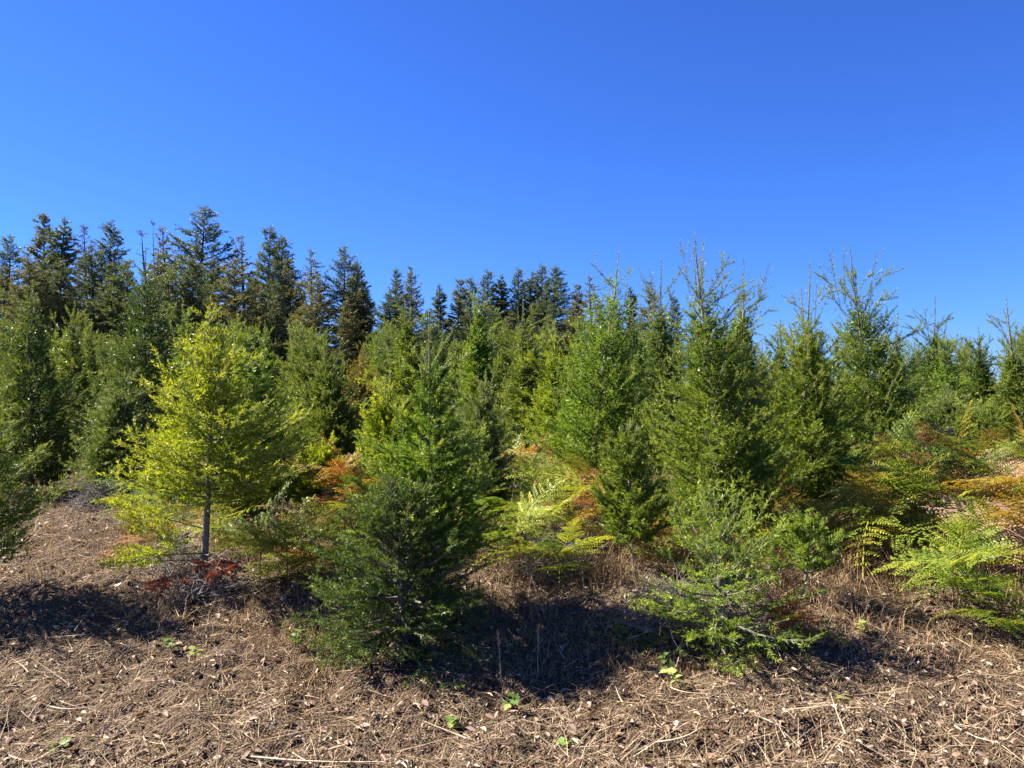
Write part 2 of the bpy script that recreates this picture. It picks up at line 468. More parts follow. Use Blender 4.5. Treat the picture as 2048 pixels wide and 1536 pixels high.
        lq = (nlen * rng.uniform(1.5, 2.8, n_))[:, None]; bq = (nwid * rng.uniform(1.0, 1.8, n_))[:, None]
        Vq = np.empty((n_, 3, 3)); Vq[:, 0] = Pq + wq * bq; Vq[:, 1] = Pq - wq * bq; Vq[:, 2] = Pq + dq * lq
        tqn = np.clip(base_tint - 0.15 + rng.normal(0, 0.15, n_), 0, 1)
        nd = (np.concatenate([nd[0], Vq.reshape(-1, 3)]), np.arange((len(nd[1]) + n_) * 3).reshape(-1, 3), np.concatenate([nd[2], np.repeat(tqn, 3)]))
    # wood
    zz = np.concatenate([[-0.06 * min(1, H)], np.linspace(0, H * 0.995, 14)])
    rad = trunk_r * (1 - np.clip(zz / H, 0, 1)) ** 1.0 + 0.0018 * max(1.0, H / 6)
    rad[0] *= 1.25; rad[1] *= 1.15
    ax = axis(zz)
    wood = [sweep(ax, rad, 8)]
    sel = r0 > (0.0 if wood_fine else 0.00201)
    wood.append(tubes(P[sel], P[sel] + D[sel] * L[sel][:, None], r0[sel], r1[sel], 3))
    return nd, join(wood)

def make_tree(name, nd, wood, needle_mat, bark=BARK):
    root = empty(name, (0, 0, 0))
    link('trunk', mesh_from('trunk', wood[0], wood[1], bark), root)
    link('crown', mesh_from('crown', nd[0], nd[1], needle_mat, {'tint': nd[2]}), root)
    return root

def near_tree(label, top, basex, D, R, low, mat='mid', seed=1, name='fir_tree', cat='tree', group=None, zoff=0.0, **kw):
    s = D / FPX
    X = px_x(basex, D); g = gz(X, D) + zoff
    H = px_z(top[1], D) - g
    hb = max(px_z(low, D) - g, 0.04)
    kw.setdefault('leader', 0.13 * H)
    if top[1] < 700: kw['leader'] *= 1.25
    kw['wood_fine'] = D < 5.4
    kw['nlen'] = 0.027 * (1 + 0.04 * max(0, D - 5)); kw['nwid'] = 0.0056 * (1 + 0.13 * max(0, D - 5))
    nd, wd = conifer(seed, H, R * s, hb, top=((top[0] - basex) * s, 0.0), **kw)
    r = make_tree(name, nd, wd, NEEDLE[mat])
    r.location = (X, D, g)
    tag(r, label, cat, group)
    return r

# ------------------------------------------------------------------ the firs of the front rows
random.seed(3)
t1 = near_tree('yellow-green young fir with bare grey lower trunk beside the left path', (425, 598), 405, 5.2, 205, 1010, 'yellow', 11,
          n_br=92, target=60000, fill=2200, el0=10, pw=1.0, leader=0.14, spikes=1, flush=8, flush_len=0.2, irregular=0.28, base_tint=0.47, trunk_r=0.026,
          extra=((0.36, 3.1, 0.25, 0.75, 0.6), (0.12, 2.9, 0.45, 0.72, 0.6), (0.16, 3.4, 0.02, 0.62, 0.6), (0.2, 3.9, 0.12, 0.55, 0.5)))
near_tree('green fir close behind the yellow-green fir, its darker right flank showing', (492, 640), 512, 6.5, 135, 1040, 'fresh', 12, n_br=105, target=50000, spikes=1, base_tint=0.4, leader=0.16)
near_tree('dark glossy fir at the left edge behind the sunny path', (66, 566), 62, 9.2, 130, 990, 'dark', 13, n_br=130, target=52000, nlen=0.028, nwid=0.004, flush=10, base_tint=0.5, leader=0.22)
near_tree('tallest dense dark fir on the left, pointed against the forest', (293, 497), 285, 10.5, 140, 985, 'dark', 14, n_br=150, target=60000, nlen=0.03, nwid=0.0044, flush=14, base_tint=0.42, leader=0.3)
near_tree('small grey-green fir in front of the tall dark left fir', (240, 735), 243, 8.4, 92, 1000, 'blue', 15, n_br=90, target=32000, nlen=0.026, nwid=0.0038, base_tint=0.45, spikes=1)
near_tree('shaded fir cut by the left picture edge, boughs over the path', (-45, 790), -60, 5.0, 190, 1130, 'mid', 16, n_br=64, fill=1200, irregular=0.4, target=36000, base_tint=0.45, leader=0.12, spikes=1)
near_tree('open grey-green fir with visible dark trunk right of the yellow-green fir', (655, 672), 655, 8.2, 108, 950, 'olive', 17, n_br=78, target=36000, nlen=0.026, nwid=0.0036, base_tint=0.42, leader=0.22)
near_tree('bronze-tinged fir half hidden behind the open grey-green fir', (722, 700), 715, 10.0, 78, 930, 'bronze', 18, n_br=90, target=26000, nlen=0.028, nwid=0.0045, base_tint=0.35)
near_tree('thin-topped fir in the middle with a long bare leader', (855, 628), 866, 4.7, 175, 1110, 'fresh', 19, n_br=76, target=60000, fill=2600, el0=10, pw=0.98, leader=0.28, spikes=0, flush=5, flush_len=0.2, irregular=0.26, base_tint=0.45, trunk_r=0.021)
near_tree('yellowish fir left of and behind the thin-topped middle fir', (768, 752), 780, 6.8, 88, 1020, 'yellow', 20, n_br=85, target=36000, base_tint=0.42, leader=0.15, spikes=0)
near_tree('dense green fir with rounded top behind the thin-topped middle fir', (812, 598), 822, 9.5, 80, 940, 'mid', 21, n_br=115, target=36000, nlen=0.028, nwid=0.0042, base_tint=0.55, leader=0.2)
near_tree('pale green fir right behind the thin-topped middle fir', (962, 742), 960, 6.6, 108, 1030, 'blue', 22, n_br=95, target=38000, base_tint=0.55, leader=0.2, spikes=1)
near_tree('narrow green fir with a bushy tip between the two palest middle firs', (958, 560), 955, 11.5, 62, 900, 'fresh', 23, n_br=110, target=30000, nlen=0.03, nwid=0.005, base_tint=0.5, leader=0.34)
near_tree('slender pale fir with even short boughs in the centre', (1052, 596), 1050, 10.0, 80, 915, 'olive', 24, n_br=110, target=32000, nlen=0.028, nwid=0.0044, base_tint=0.45, leader=0.32)
near_tree('sparse yellowish fir with pale trunk left of the tall centre-right fir', (1112, 640), 1108, 8.8, 78, 930, 'yellow', 25, n_br=70, target=26000, nlen=0.026, nwid=0.0038, base_tint=0.3, leader=0.25, spikes=1)
near_tree('tall full green fir with a tilted forked tip, left of the tallest spiky fir', (1228, 500), 1190, 7.8, 165, 1000, 'fresh', 26, n_br=135, target=64000, nlen=0.026, nwid=0.0036, base_tint=0.45, leader=0.36, flush=10, irregular=0.26)
near_tree('tall broad fir with the highest spiky leader and wide side shoots', (1397, 470), 1446, 6.0, 180, 1060, 'mid', 27, n_br=125, target=72000, base_tint=0.52, leader=0.36, spikes=3, flush=12, flush_len=0.34, irregular=0.24, trunk_r=0.032)
near_tree('dark fir peeking out behind the right side of the tallest spiky fir', (1481, 520), 1490, 8.8, 85, 940, 'dark', 28, n_br=120, target=34000, nlen=0.028, nwid=0.004, base_tint=0.55, leader=0.45)
near_tree('feathery fir of long loose shoots right of the tallest spiky fir', (1617, 528), 1606, 6.7, 140, 1010, 'mid', 29, n_br=92, target=52000, base_tint=0.55, leader=0.42, spikes=3, flush=14, flush_len=0.4, irregular=0.3, trunk_r=0.028)
near_tree('large dark fir crowned with a bundle of bare spikes on the right', (1708, 500), 1755, 7.8, 165, 985, 'mid', 30, n_br=150, target=66000, nlen=0.026, nwid=0.0037, base_tint=0.42, leader=0.42, spikes=5, flush=14, flush_len=0.42)
near_tree('bluish slim sapling in front of the tallest spiky fir', (1252, 838), 1272, 5.3, 100, 1090, 'mid', 31, n_br=40, fill=900, target=26000, base_tint=0.5, leader=0.1, spikes=1, el0=25, flush=4, flush_len=0.15)
near_tree('low sapling with upswept sprays beside the bracken', (1622, 1030), 1600, 4.75, 85, 1150, 'fresh', 32, name='fir_sapling', fill=0, irregular=0.45, n_br=24, target=12000, base_tint=0.55, leader=0.06, spikes=0, el0=20, flush=2, flush_len=0.1, trunk_r=0.012)
near_tree('dark low mound of fir regrowth below the thin-topped middle fir', (795, 1020), 800, 4.35, 190, 1290, 'dark', 33, name='fir_bush', cat='bush', shape='dome', tier=0, a2=0.8, lift=0.12, n_br=95, target=58000, base_tint=0.36, leader=0.0, spikes=0, flush=0, el0=-12, el1=70, trunk_r=0.03)
near_tree('loose pale low fir bush full of grey dead twigs in the front row', (1440, 1075), 1430, 4.3, 200, 1300, 'fresh', 34, name='fir_bush', cat='bush', shape='dome', tier=0, a2=0.8, lift=0.12, n_br=40, target=25000, base_tint=0.62, leader=0.0, spikes=0, flush=0, el0=-5, el1=65, trunk_r=0.028, lf2=0.3)
near_tree('dark narrow fir with double spike far on the right skyline', (1865, 592), 1872, 12.5, 72, 900, 'dark', 35, n_br=110, target=26000, nlen=0.032, nwid=0.005, base_tint=0.5, leader=0.55, spikes=2)
near_tree('small pale fir in the gap right of the big dark spiked fir', (1892, 770), 1895, 9.6, 88, 930, 'blue', 36, n_br=85, target=28000, nlen=0.028, nwid=0.0042, base_tint=0.5)
near_tree('olive fir at the right edge with one tall bent spike', (2018, 598), 2040, 9.6, 85, 920, 'olive', 37, n_br=110, target=34000, nlen=0.028, nwid=0.0042, base_tint=0.4, leader=0.55, spikes=1)
near_tree('short dark fir with crooked tip left of the right edge fir', (1962, 655), 1965, 13.5, 60, 890, 'dark', 38, n_br=95, target=22000, nlen=0.034, nwid=0.0055, base_tint=0.45, leader=0.4)
near_tree('bluish fir with three thin spikes behind the tallest pair', (1322, 515), 1318, 9.4, 72, 930, 'blue', 39, n_br=100, target=28000, nlen=0.028, nwid=0.0042, base_tint=0.45, leader=0.5, spikes=3)
near_tree('pale low fir among the bracken at the right', (1946, 800), 1948, 8.6, 75, 950, 'mid', 40, n_br=75, target=22000, nlen=0.027, nwid=0.004, base_tint=0.5)
near_tree('yellow-green bushy young fir in the gap below the open grey-green fir', (640, 880), 640, 6.9, 70, 1030, 'yellow', 41, name='fir_sapling', n_br=50, target=18000, base_tint=0.5, leader=0.06, spikes=0, flush=2, flush_len=0.1)

# a dead red-needled bough under the yellow-green fir, part of that tree
def dead_bough(parent, seed, z0, az, el, L, n=14000):
    rng = np.random.default_rng(seed)
    S = Segs()
    d = np.array([[math.cos(az) * math.cos(el), math.sin(az) * math.cos(el), math.sin(el)]])
    p = np.array([[0, 0, z0]]); s, u = perp_frame(d)
    S.add(p, d, u, [L], 0.1, 0.4, 0.0045, 0.0015)
    p2, d2, u2, L2 = spawn(rng, p, d, u, np.array([L]), np.array([L]), 0.035, 0.8, 0.5, 0.06, -0.25, 0.25)
    S.add(p2, d2, u2, L2, 0.9, 0.45, 0.003, 0.001)
    p3, d3, u3, L3 = spawn(rng, p2, d2, u2, L2, L2, 0.04, 0.8, 0.4, 0.03, -0.1, 0.2)
    S.add(p3, d3, u3, L3, 1.0, 0.55, 0.0015, 0.0008)
    P, D, U, L_, dens, tint, r0, r1 = S.get()
    nd = needles(rng, P, D, U, L_, dens * n / np.sum(L_ * dens), tint, 0.022, 0.003)
    V, F = tubes(P, P + D * L_[:, None], r0 + 0.0008, r1 + 0.0006, 3)
    b = link('dead_bough', mesh_from('dead_bough', V, F, TWIG), parent)
    b['label'] = 'dead bough with rust-red needles low on the trunk'
    link('dead_needles', mesh_from('dead_needles', nd[0], nd[1], NEEDLE['red'], {'tint': nd[2]}), b)
dead_bough(t1, 5, 0.12, -1.9, -0.05, 0.42, 3800)
dead_bough(t1, 6, 0.16, -0.9, 0.02, 0.40, 3200)
dead_bough(t1, 7, 0.20, -0.4, -0.1, 0.3, 2000)

# ------------------------------------------------------------------ far plantation rows
ORD = ['first', 'second', 'third', 'fourth', 'fifth', 'sixth', 'seventh', 'eighth', 'ninth', 'tenth', 'eleventh', 'twelfth', 'thirteenth', 'fourteenth']
UNSEEN = {(-8.5, 12.3), (8.3, 11.8), (10.3, 13.8), (-11, 15.5), (4.2, 15.6), (5.9, 15.3), (10.9, 15.5), (-8, 17.4), (12.8, 17.1), (-13.1, 18.9), (-8.3, 19.1), (-6.8, 18.8), (5.1, 19.1), (6.8, 19.2), (8.5, 19.2), (13.1, 18.9), (-13.8, 20.7), (-10.2, 20.6), (-8.7, 20.8), (-0, 20.6), (1.9, 20.5), (3.4, 20.8), (8.5, 20.6), (13.8, 20.9), (15.6, 20.5), (-16, 22.3), (-13.9, 22.6), (-10.8, 22.5), (-9.1, 22.3), (-7.2, 22.6), (-6, 22.2), (-1, 22.4), (0.8, 22.4), (2.6, 22.4), (4.2, 22.8), (5.9, 22.6), (9, 22.5), (10.9, 22.2), (12.4, 22.7), (15.8, 22.8), (-15.9, 24.2), (-14.3, 24.3), (-10.9, 24), (-9.6, 24.3), (-7.5, 24.1), (-6.1, 24.3), (-4.2, 24.3), (-2.4, 24.3), (0.8, 24.2), (2.8, 24.2), (4.3, 24), (5.7, 24.2), (7.4, 24.3), (9.4, 24.4), (11, 24.5), (16.1, 24.4), (17.9, 24), (-18.1, 25.8), (-16.6, 25.8), (-14.9, 25.9), (-13.2, 26), (-11.4, 26.3), (-10, 25.7), (-8.5, 25.9), (-6.4, 25.9), (-3.4, 25.9), (-0, 26.3), (1.4, 25.9), (3.5, 25.7), (5.1, 26.1), (6.5, 25.9), (8.2, 26.3), (10, 26.2), (11.4, 26.3), (13, 26.2), (14.7, 25.9), (16.7, 25.9), (18, 26.1)}      # places in the rows that the front trees hide entirely
def plantation():
    protos = []
    for i, (mat, sh) in enumerate([('mid', 0.95), ('olive', 0.8), ('dark', 1.0), ('blue', 0.85), ('fresh', 0.9), ('mid', 0.75), ('dark', 0.9), ('olive', 1.0)]):
        nd, wd = conifer(200 + i, 2.9, 0.74 * sh, 0.08, n_br=100, sp2=0.075, sp3=0.09, fill=3000, target=26000, nlen=0.044, nwid=0.0125, leader=0.42 + 0.05 * (i % 3), spikes=5 + i % 3, flush=10,
                         flush_len=0.36, base_tint=0.42 + 0.04 * (i % 3), l2=0.09, l3=0.06)
        protos.append((make_tree('young_fir', nd, wd, NEEDLE[mat]), [0], mat))
    rng = random.Random(8)
    placed = []
    D = 12.0
    row = 0
    while D < 27:
        half = 0.70 * D
        n = int(2 * half / 1.65)
        for k in range(n + 1):
            x = -half + (k + 0.5 * (row % 2)) * 2 * half / n + rng.uniform(-0.25, 0.25)
            y = D + rng.uniform(-0.3, 0.3)
            px = 1024 + x / y * FPX
            # tops fall off towards the right-hand side of the field, as the photo shows
            hh = rng.uniform(2.2, 2.9) + 0.012 * (y - 12)
            if px > 1500: hh -= 0.25
            if 180 < px < 420: hh -= 0.1
            root, used, mat = rng.choice(protos)
            s = hh / 2.9
            sc_ = (s * rng.uniform(0.9, 1.2), s * rng.uniform(0.9, 1.2), s)
            rz = rng.uniform(0, 6.28)
            if (round(x, 1), round(y, 1)) in UNSEEN: continue
            g = gz(x, y)
            if not used[0]:
                used[0] = 1
                root.location = (x, y, g); root.rotation_euler = (0, 0, rz); root.scale = sc_
                o = root
            else:
                o = copy_tree(root, (x, y, g), rz, sc_)
            placed.append((px, y, mat, o))
        D += 1.75; row += 1
    zones = [(130, 'behind the glossy left edge fir'), (400, 'around the tallest dense dark left fir'), (560, 'behind the yellow-green fir'), (780, 'behind the open grey-green fir'),
             (900, 'behind the thin-topped middle fir'), (1005, 'beside the narrow bushy-tipped fir'), (1150, 'behind the slender pale centre fir'), (1280, 'behind the tall full green fir'),
             (1540, 'behind the tallest spiky fir'), (1660, 'behind the feathery fir'), (1850, 'behind the big dark spiked fir'), (9999, 'among the right edge firs')]
    look = {'mid': 'green', 'olive': 'olive', 'dark': 'dark green', 'blue': 'blue-green', 'fresh': 'fresh green'}
    lo = -9999
    for hi, where in zones:
        zone = [p for p in placed if lo <= p[0] < hi]
        for mat in look:
            same = sorted((p for p in zone if p[2] == mat), key=lambda p: p[0])
            for q, p in enumerate(same):
                lab = 'only %s young far fir %s' % (look[mat], where) if len(same) == 1 else '%s young far fir %s, %s from the left' % (look[mat], where, ORD[q])
                tag(p[3], lab, 'tree', 'young firs in the far plantation rows')
        lo = hi
plantation()

# ------------------------------------------------------------------ the old forest on the skyline
def forest():
    protos = {}
    def proto(key, seed, mat, R, **kw):
        a = dict(H=22.0, R=R, hb=1.0, n_br=130, shape='wild', el0=-4, el1=42, sp2=0.40, sp3=0.42, lf2=0.42, lf3=0.4, l2=0.45, l3=0.34, target=52000, nlen=0.27, nwid=0.085,
                 trunk_r=0.30, flush=0, leader=0.7, spikes=0, irregular=0.55, bend=0.25, base_tint=0.42, flat=0.6, up=0.5, tier=0, a2=0.85, lift=0.1, shoot_dens=30.0)
        a.update(kw)
        H = a.pop('H'); hb = a.pop('hb'); RR = a.pop('R')
        nd, wd = conifer(seed, H, RR, hb, **a)
        protos[key] = (make_tree('forest_conifer', nd, wd, NEEDLE[mat], BARK_DARK), [0])
    proto('broad', 301, 'forest', 5.2, irregular=0.65, n_br=130)
    proto('broad_olive', 302, 'forest_olive', 4.6, irregular=0.6)
    proto('full', 303, 'forest', 4.2, irregular=0.4, n_br=150)
    proto('full_olive', 304, 'forest_olive', 3.6, irregular=0.45)
    proto('slim', 305, 'forest', 2.7, irregular=0.5)
    proto('thin', 306, 'forest_olive', 2.2, irregular=0.6, n_br=85, target=14000)
    proto('rust', 307, 'forest_rust', 3.0, irregular=0.6, n_br=90, target=9000)
    proto('snag', 308, 'forest_rust', 1.5, irregular=0.8, n_br=22, target=60, hb=8)
    rng = random.Random(5)
    def put(key, px, py, D, label, wide=1.0, group='old conifers on the forest skyline'):
        root, used = protos[key]
        x = px_x(px, D); g = gz(x, D)
        h = px_z(py, D) - g
        s = h / 22.0
        s_ = (s * wide * 1.25, s * wide * 1.25, s)
        if not used[0]:
            used[0] = 1; root.location = (x, D, g); root.rotation_euler = (0, 0, rng.uniform(0, 6.28)); root.scale = s_; o = root
        else:
            o = copy_tree(root, (x, D, g), rng.uniform(0, 6.28), s_)
        tag(o, label, 'tree', group)
        return o
    S = [
        ('broad', 18, 468, 80, 'ragged forest conifer at the far left edge of the skyline', 1.0),
        ('full_olive', 90, 424, 84, 'left one of the twin-topped tall conifers near the left edge', 0.9),
        ('slim', 121, 430, 82, 'right one of the twin-topped tall conifers near the left edge', 1.3),
        ('rust', 170, 450, 76, 'rust-brown dying conifer among the green forest trees', 1.2),
        ('full', 222, 440, 82, 'dark pointed conifer right of the rust-brown dying one', 1.0),
        ('snag', 309, 440, 80, 'bare grey snag pole rising above the forest', 0.6),
        ('snag', 293, 462, 80, 'short dead snag with twiggy side limbs beside the bare pole', 1.5),
        ('thin', 332, 450, 86, 'pale slender conifer right of the two dead snags', 1.4),
        ('broad', 406, 408, 80, 'tallest and broadest forest conifer on the skyline', 1.15),
        ('thin', 487, 468, 88, 'thin pale conifer right of the tallest skyline conifer', 1.3),
        ('full', 537, 450, 86, 'dark sharp-pointed conifer with a rounder twin at its right', 0.95),
        ('full', 562, 468, 84, 'round-shouldered dark conifer right of the sharp-pointed one', 0.95),
        ('full_olive', 580, 515, 78, 'shorter olive conifer in front of the dark twin conifers', 0.9),
        ('thin', 622, 494, 92, 'thin see-through conifer standing alone in a skyline gap', 1.3),
        ('broad', 688, 490, 84, 'broad conifer with drooping boughs right of the thin see-through one', 0.95),
        ('full', 716, 518, 86, 'dark round-topped conifer at the right flank of the drooping one', 0.9),
        ('full', 790, 534, 96, 'conifer left in the pair beyond the round-topped middle fir', 0.8),
        ('broad_olive', 823, 532, 98, 'ragged conifer right in the pair beyond the round-topped middle fir', 0.8),
        ('slim', 880, 568, 108, 'small slim conifer in the low dip of the skyline', 1.2),
        ('full_olive', 917, 556, 108, 'flat-topped conifer right of the small slim one in the dip', 1.1),
        ('full', 940, 553, 110, 'dark conifer leaning on the flat-topped one', 0.9),
        ('full', 975, 537, 112, 'pointed conifer above the narrow bushy-tipped fir', 1.0),
        ('slim', 1003, 546, 112, 'slim conifer between the two dense centre groups', 1.3),
        ('full', 1036, 533, 112, 'pointed conifer left of the dense dark centre clump', 0.85),
        ('slim', 1058, 540, 114, 'slender conifer tucked beside the dense dark centre clump', 1.2),
        ('full', 1083, 526, 112, 'left top of the dense dark centre clump of conifers', 0.95),
        ('full', 1108, 530, 110, 'wide right half of the dense dark centre clump', 1.25),
        ('full_olive', 1153, 566, 116, 'low olive conifer right of the dense dark centre clump', 0.9),
        ('thin', 1180, 548, 120, 'pale thin conifer left of the tilted forked tip', 1.4),
        ('slim', 1263, 572, 124, 'small far conifer right of the tilted forked tip', 1.1),
        ('broad_olive', 1300, 562, 118, 'ragged far conifer in the gap left of the tallest spiky fir', 0.9),
        ('full', 1345, 590, 120, 'far dark conifer behind the three thin spikes', 1.0),
    ]
    for a in S: put(*a)
    # lower trees that close the forest below its skyline
    low = []
    for i in range(1, 34):
        px = -30 + i * 42 + rng.uniform(-12, 12)
        sky = float(np.interp(px, [0, 100, 400, 560, 700, 800, 900, 1100, 1300, 1420], [500, 470, 490, 520, 540, 575, 595, 575, 610, 640]))
        o = put(rng.choice(['full', 'full_olive', 'broad', 'broad_olive', 'full']), px, sky + rng.uniform(5, 55), rng.uniform(64, 74) + max(0, px - 500) * 0.045,
            'lower dark conifer filling the forest edge below the skyline tops', rng.uniform(0.9, 1.3), 'lower conifers along the forest edge')
        low.append((px, o))
    marks = [(70, 'ragged conifer at the left edge'), (145, 'twin-topped tall conifers'), (260, 'rust-brown dying conifer'), (350, 'two dead snags'), (470, 'tallest skyline conifer'), (600, 'dark twin conifers'),
             (660, 'thin see-through conifer'), (750, 'broad drooping conifer'), (850, 'pair beyond the round-topped fir'), (950, 'low dip of the skyline'), (1060, 'slim centre conifers'),
             (1150, 'dense dark centre clump'), (9999, 'far conifers right of the clump')]
    lo = -999
    for hi, m in marks:
        zone = sorted((p for p in low if lo <= p[0] < hi), key=lambda p: p[0])
        for q, p in enumerate(zone):
            p[1]['label'] = ('lower forest-edge conifer below the %s' % m) if len(zone) == 1 else '%s lower forest-edge conifer from the left below the %s' % (ORD[q], m)
        lo = hi
forest()

# ------------------------------------------------------------------ bracken ferns
def frond_mesh(seed, mat, L=0.5, pairs=8, droop=0.5):
    rng = np.random.default_rng(seed)
    V = []; F = []; T = []
    def rach(s):
        return np.array([L * s, 0.0, -droop * L * s * s * 0.5 + 0.12 * L * s])
    def leaflet(p, d, n, ln, wd, t):
        b = len(V)
        sd = np.cross(d, n); sd /= np.linalg.norm(sd)
        m = p + d * ln * 0.4
        V.extend([p, m + sd * wd, p + d * ln - n * ln * 0.15, m - sd * wd])
        F.append((b, b + 1, b + 2, b + 3)); T.extend([t] * 4)
    t0 = rng.uniform(0.3, 0.6)
    for i in range(pairs):
        s = 0.06 + 0.9 * i / pairs
        for side in (-1, 1):
            pl = L * 0.52 * (1 - s) ** 0.85 * rng.uniform(0.85, 1.1) + 0.02
            a = math.radians(66 - 18 * s + rng.normal(0, 5))
            d = np.array([math.cos(a), side * math.sin(a), rng.normal(0.02, 0.1)]); d /= np.linalg.norm(d)
            p = rach(s)
            nl = max(int(pl / 0.017), 2)
            tt = np.clip(t0 + rng.normal(0, 0.16), 0, 1)
            for q in range(nl):
                f = (q + 0.6) / nl
                c = p + d * pl * f - np.array([0, 0, 0.18 * pl * f * f])
                ll = (0.038 * (1 - f) ** 0.8 + 0.009) * (0.55 + pl / (0.52 * L) * 0.6) * L / 0.5
                for s2 in (-1, 1):
                    sd = np.array([-d[1], d[0], 0]) * s2
                    dd = d * 0.5 + sd * 0.85 + np.array([0, 0, rng.normal(-0.05, 0.12)]); dd /= np.linalg.norm(dd)
                    nn = np.array([rng.normal(0, 0.2), rng.normal(0, 0.2), 1.0])
                    leaflet(c, dd, nn, ll, 0.0060 * L / 0.5, np.clip(tt + rng.normal(0, 0.1) + 0.15 * f, 0, 1))
    # the midrib, a thin flat strip
    pr = None
    for i in range(7):
        c = rach(i / 6); b = len(V)
        V.extend([c + np.array([0, 0.003, -0.001]), c + np.array([0, -0.003, -0.001])]); T.extend([0.9, 0.9])
        if pr is not None: F.append((pr, pr + 1, b + 1, b))
        pr = b
    return mesh_from('frond', np.array(V), np.array(F), mat, {'tint': np.array(T)})

FR = {c: [frond_mesh(400 + 7 * i + j, FERN[c], 0.5, 8, (0.35, 0.8, 1.2)[j]) for j in range(3)] for i, c in enumerate(FERN)}

def fern(px, py, D, h, label, cols, n=6, seed=0, spread=1.0, lean=0.0):
    """px: where its stem meets the ground; h: height of the stem"""
    rng = random.Random(seed)
    X = px_x(px, D); g = gz(X, D)
    root = empty('bracken_fern', (X, D, g), 0)
    lx, ly = lean + rng.uniform(-0.15, 0.15), rng.uniform(-0.2, 0.05)
    pts = [np.array([lx * h * q * q, ly * h * q * q, h * q - 0.04]) for q in np.linspace(0, 1, 6)]
    V, F = sweep(np.array(pts), np.linspace(0.0055, 0.0025, 6), 5)
    link('stem', mesh_from('stem', V, F, FSTEM), root)
    for k in range(n):
        q = 1.0 - 0.62 * (k / max(n - 1, 1)) ** 1.2
        p = np.array([lx * h * q * q, ly * h * q * q, h * q - 0.04])
        c = rng.choice(cols)
        o = link('frond', rng.choice(FR[c]), root)
        s = 1.12 * spread * rng.uniform(0.65, 1.15) * (0.8 if k == 0 else 1.0)
        o.location = p
        a = rng.uniform(0, 6.28) if k == 0 else (k * 3.14 + (k // 2) * 1.2 + rng.uniform(-0.4, 0.4))
        o.rotation_euler = (rng.uniform(-0.5, 0.5), -(rng.uniform(0.8, 1.3) if k == 0 else rng.uniform(-0.15, 0.75)), a)
        o.scale = (s, s, s)
    tag(root, label, 'fern', 'bracken ferns between the firs')
    return root

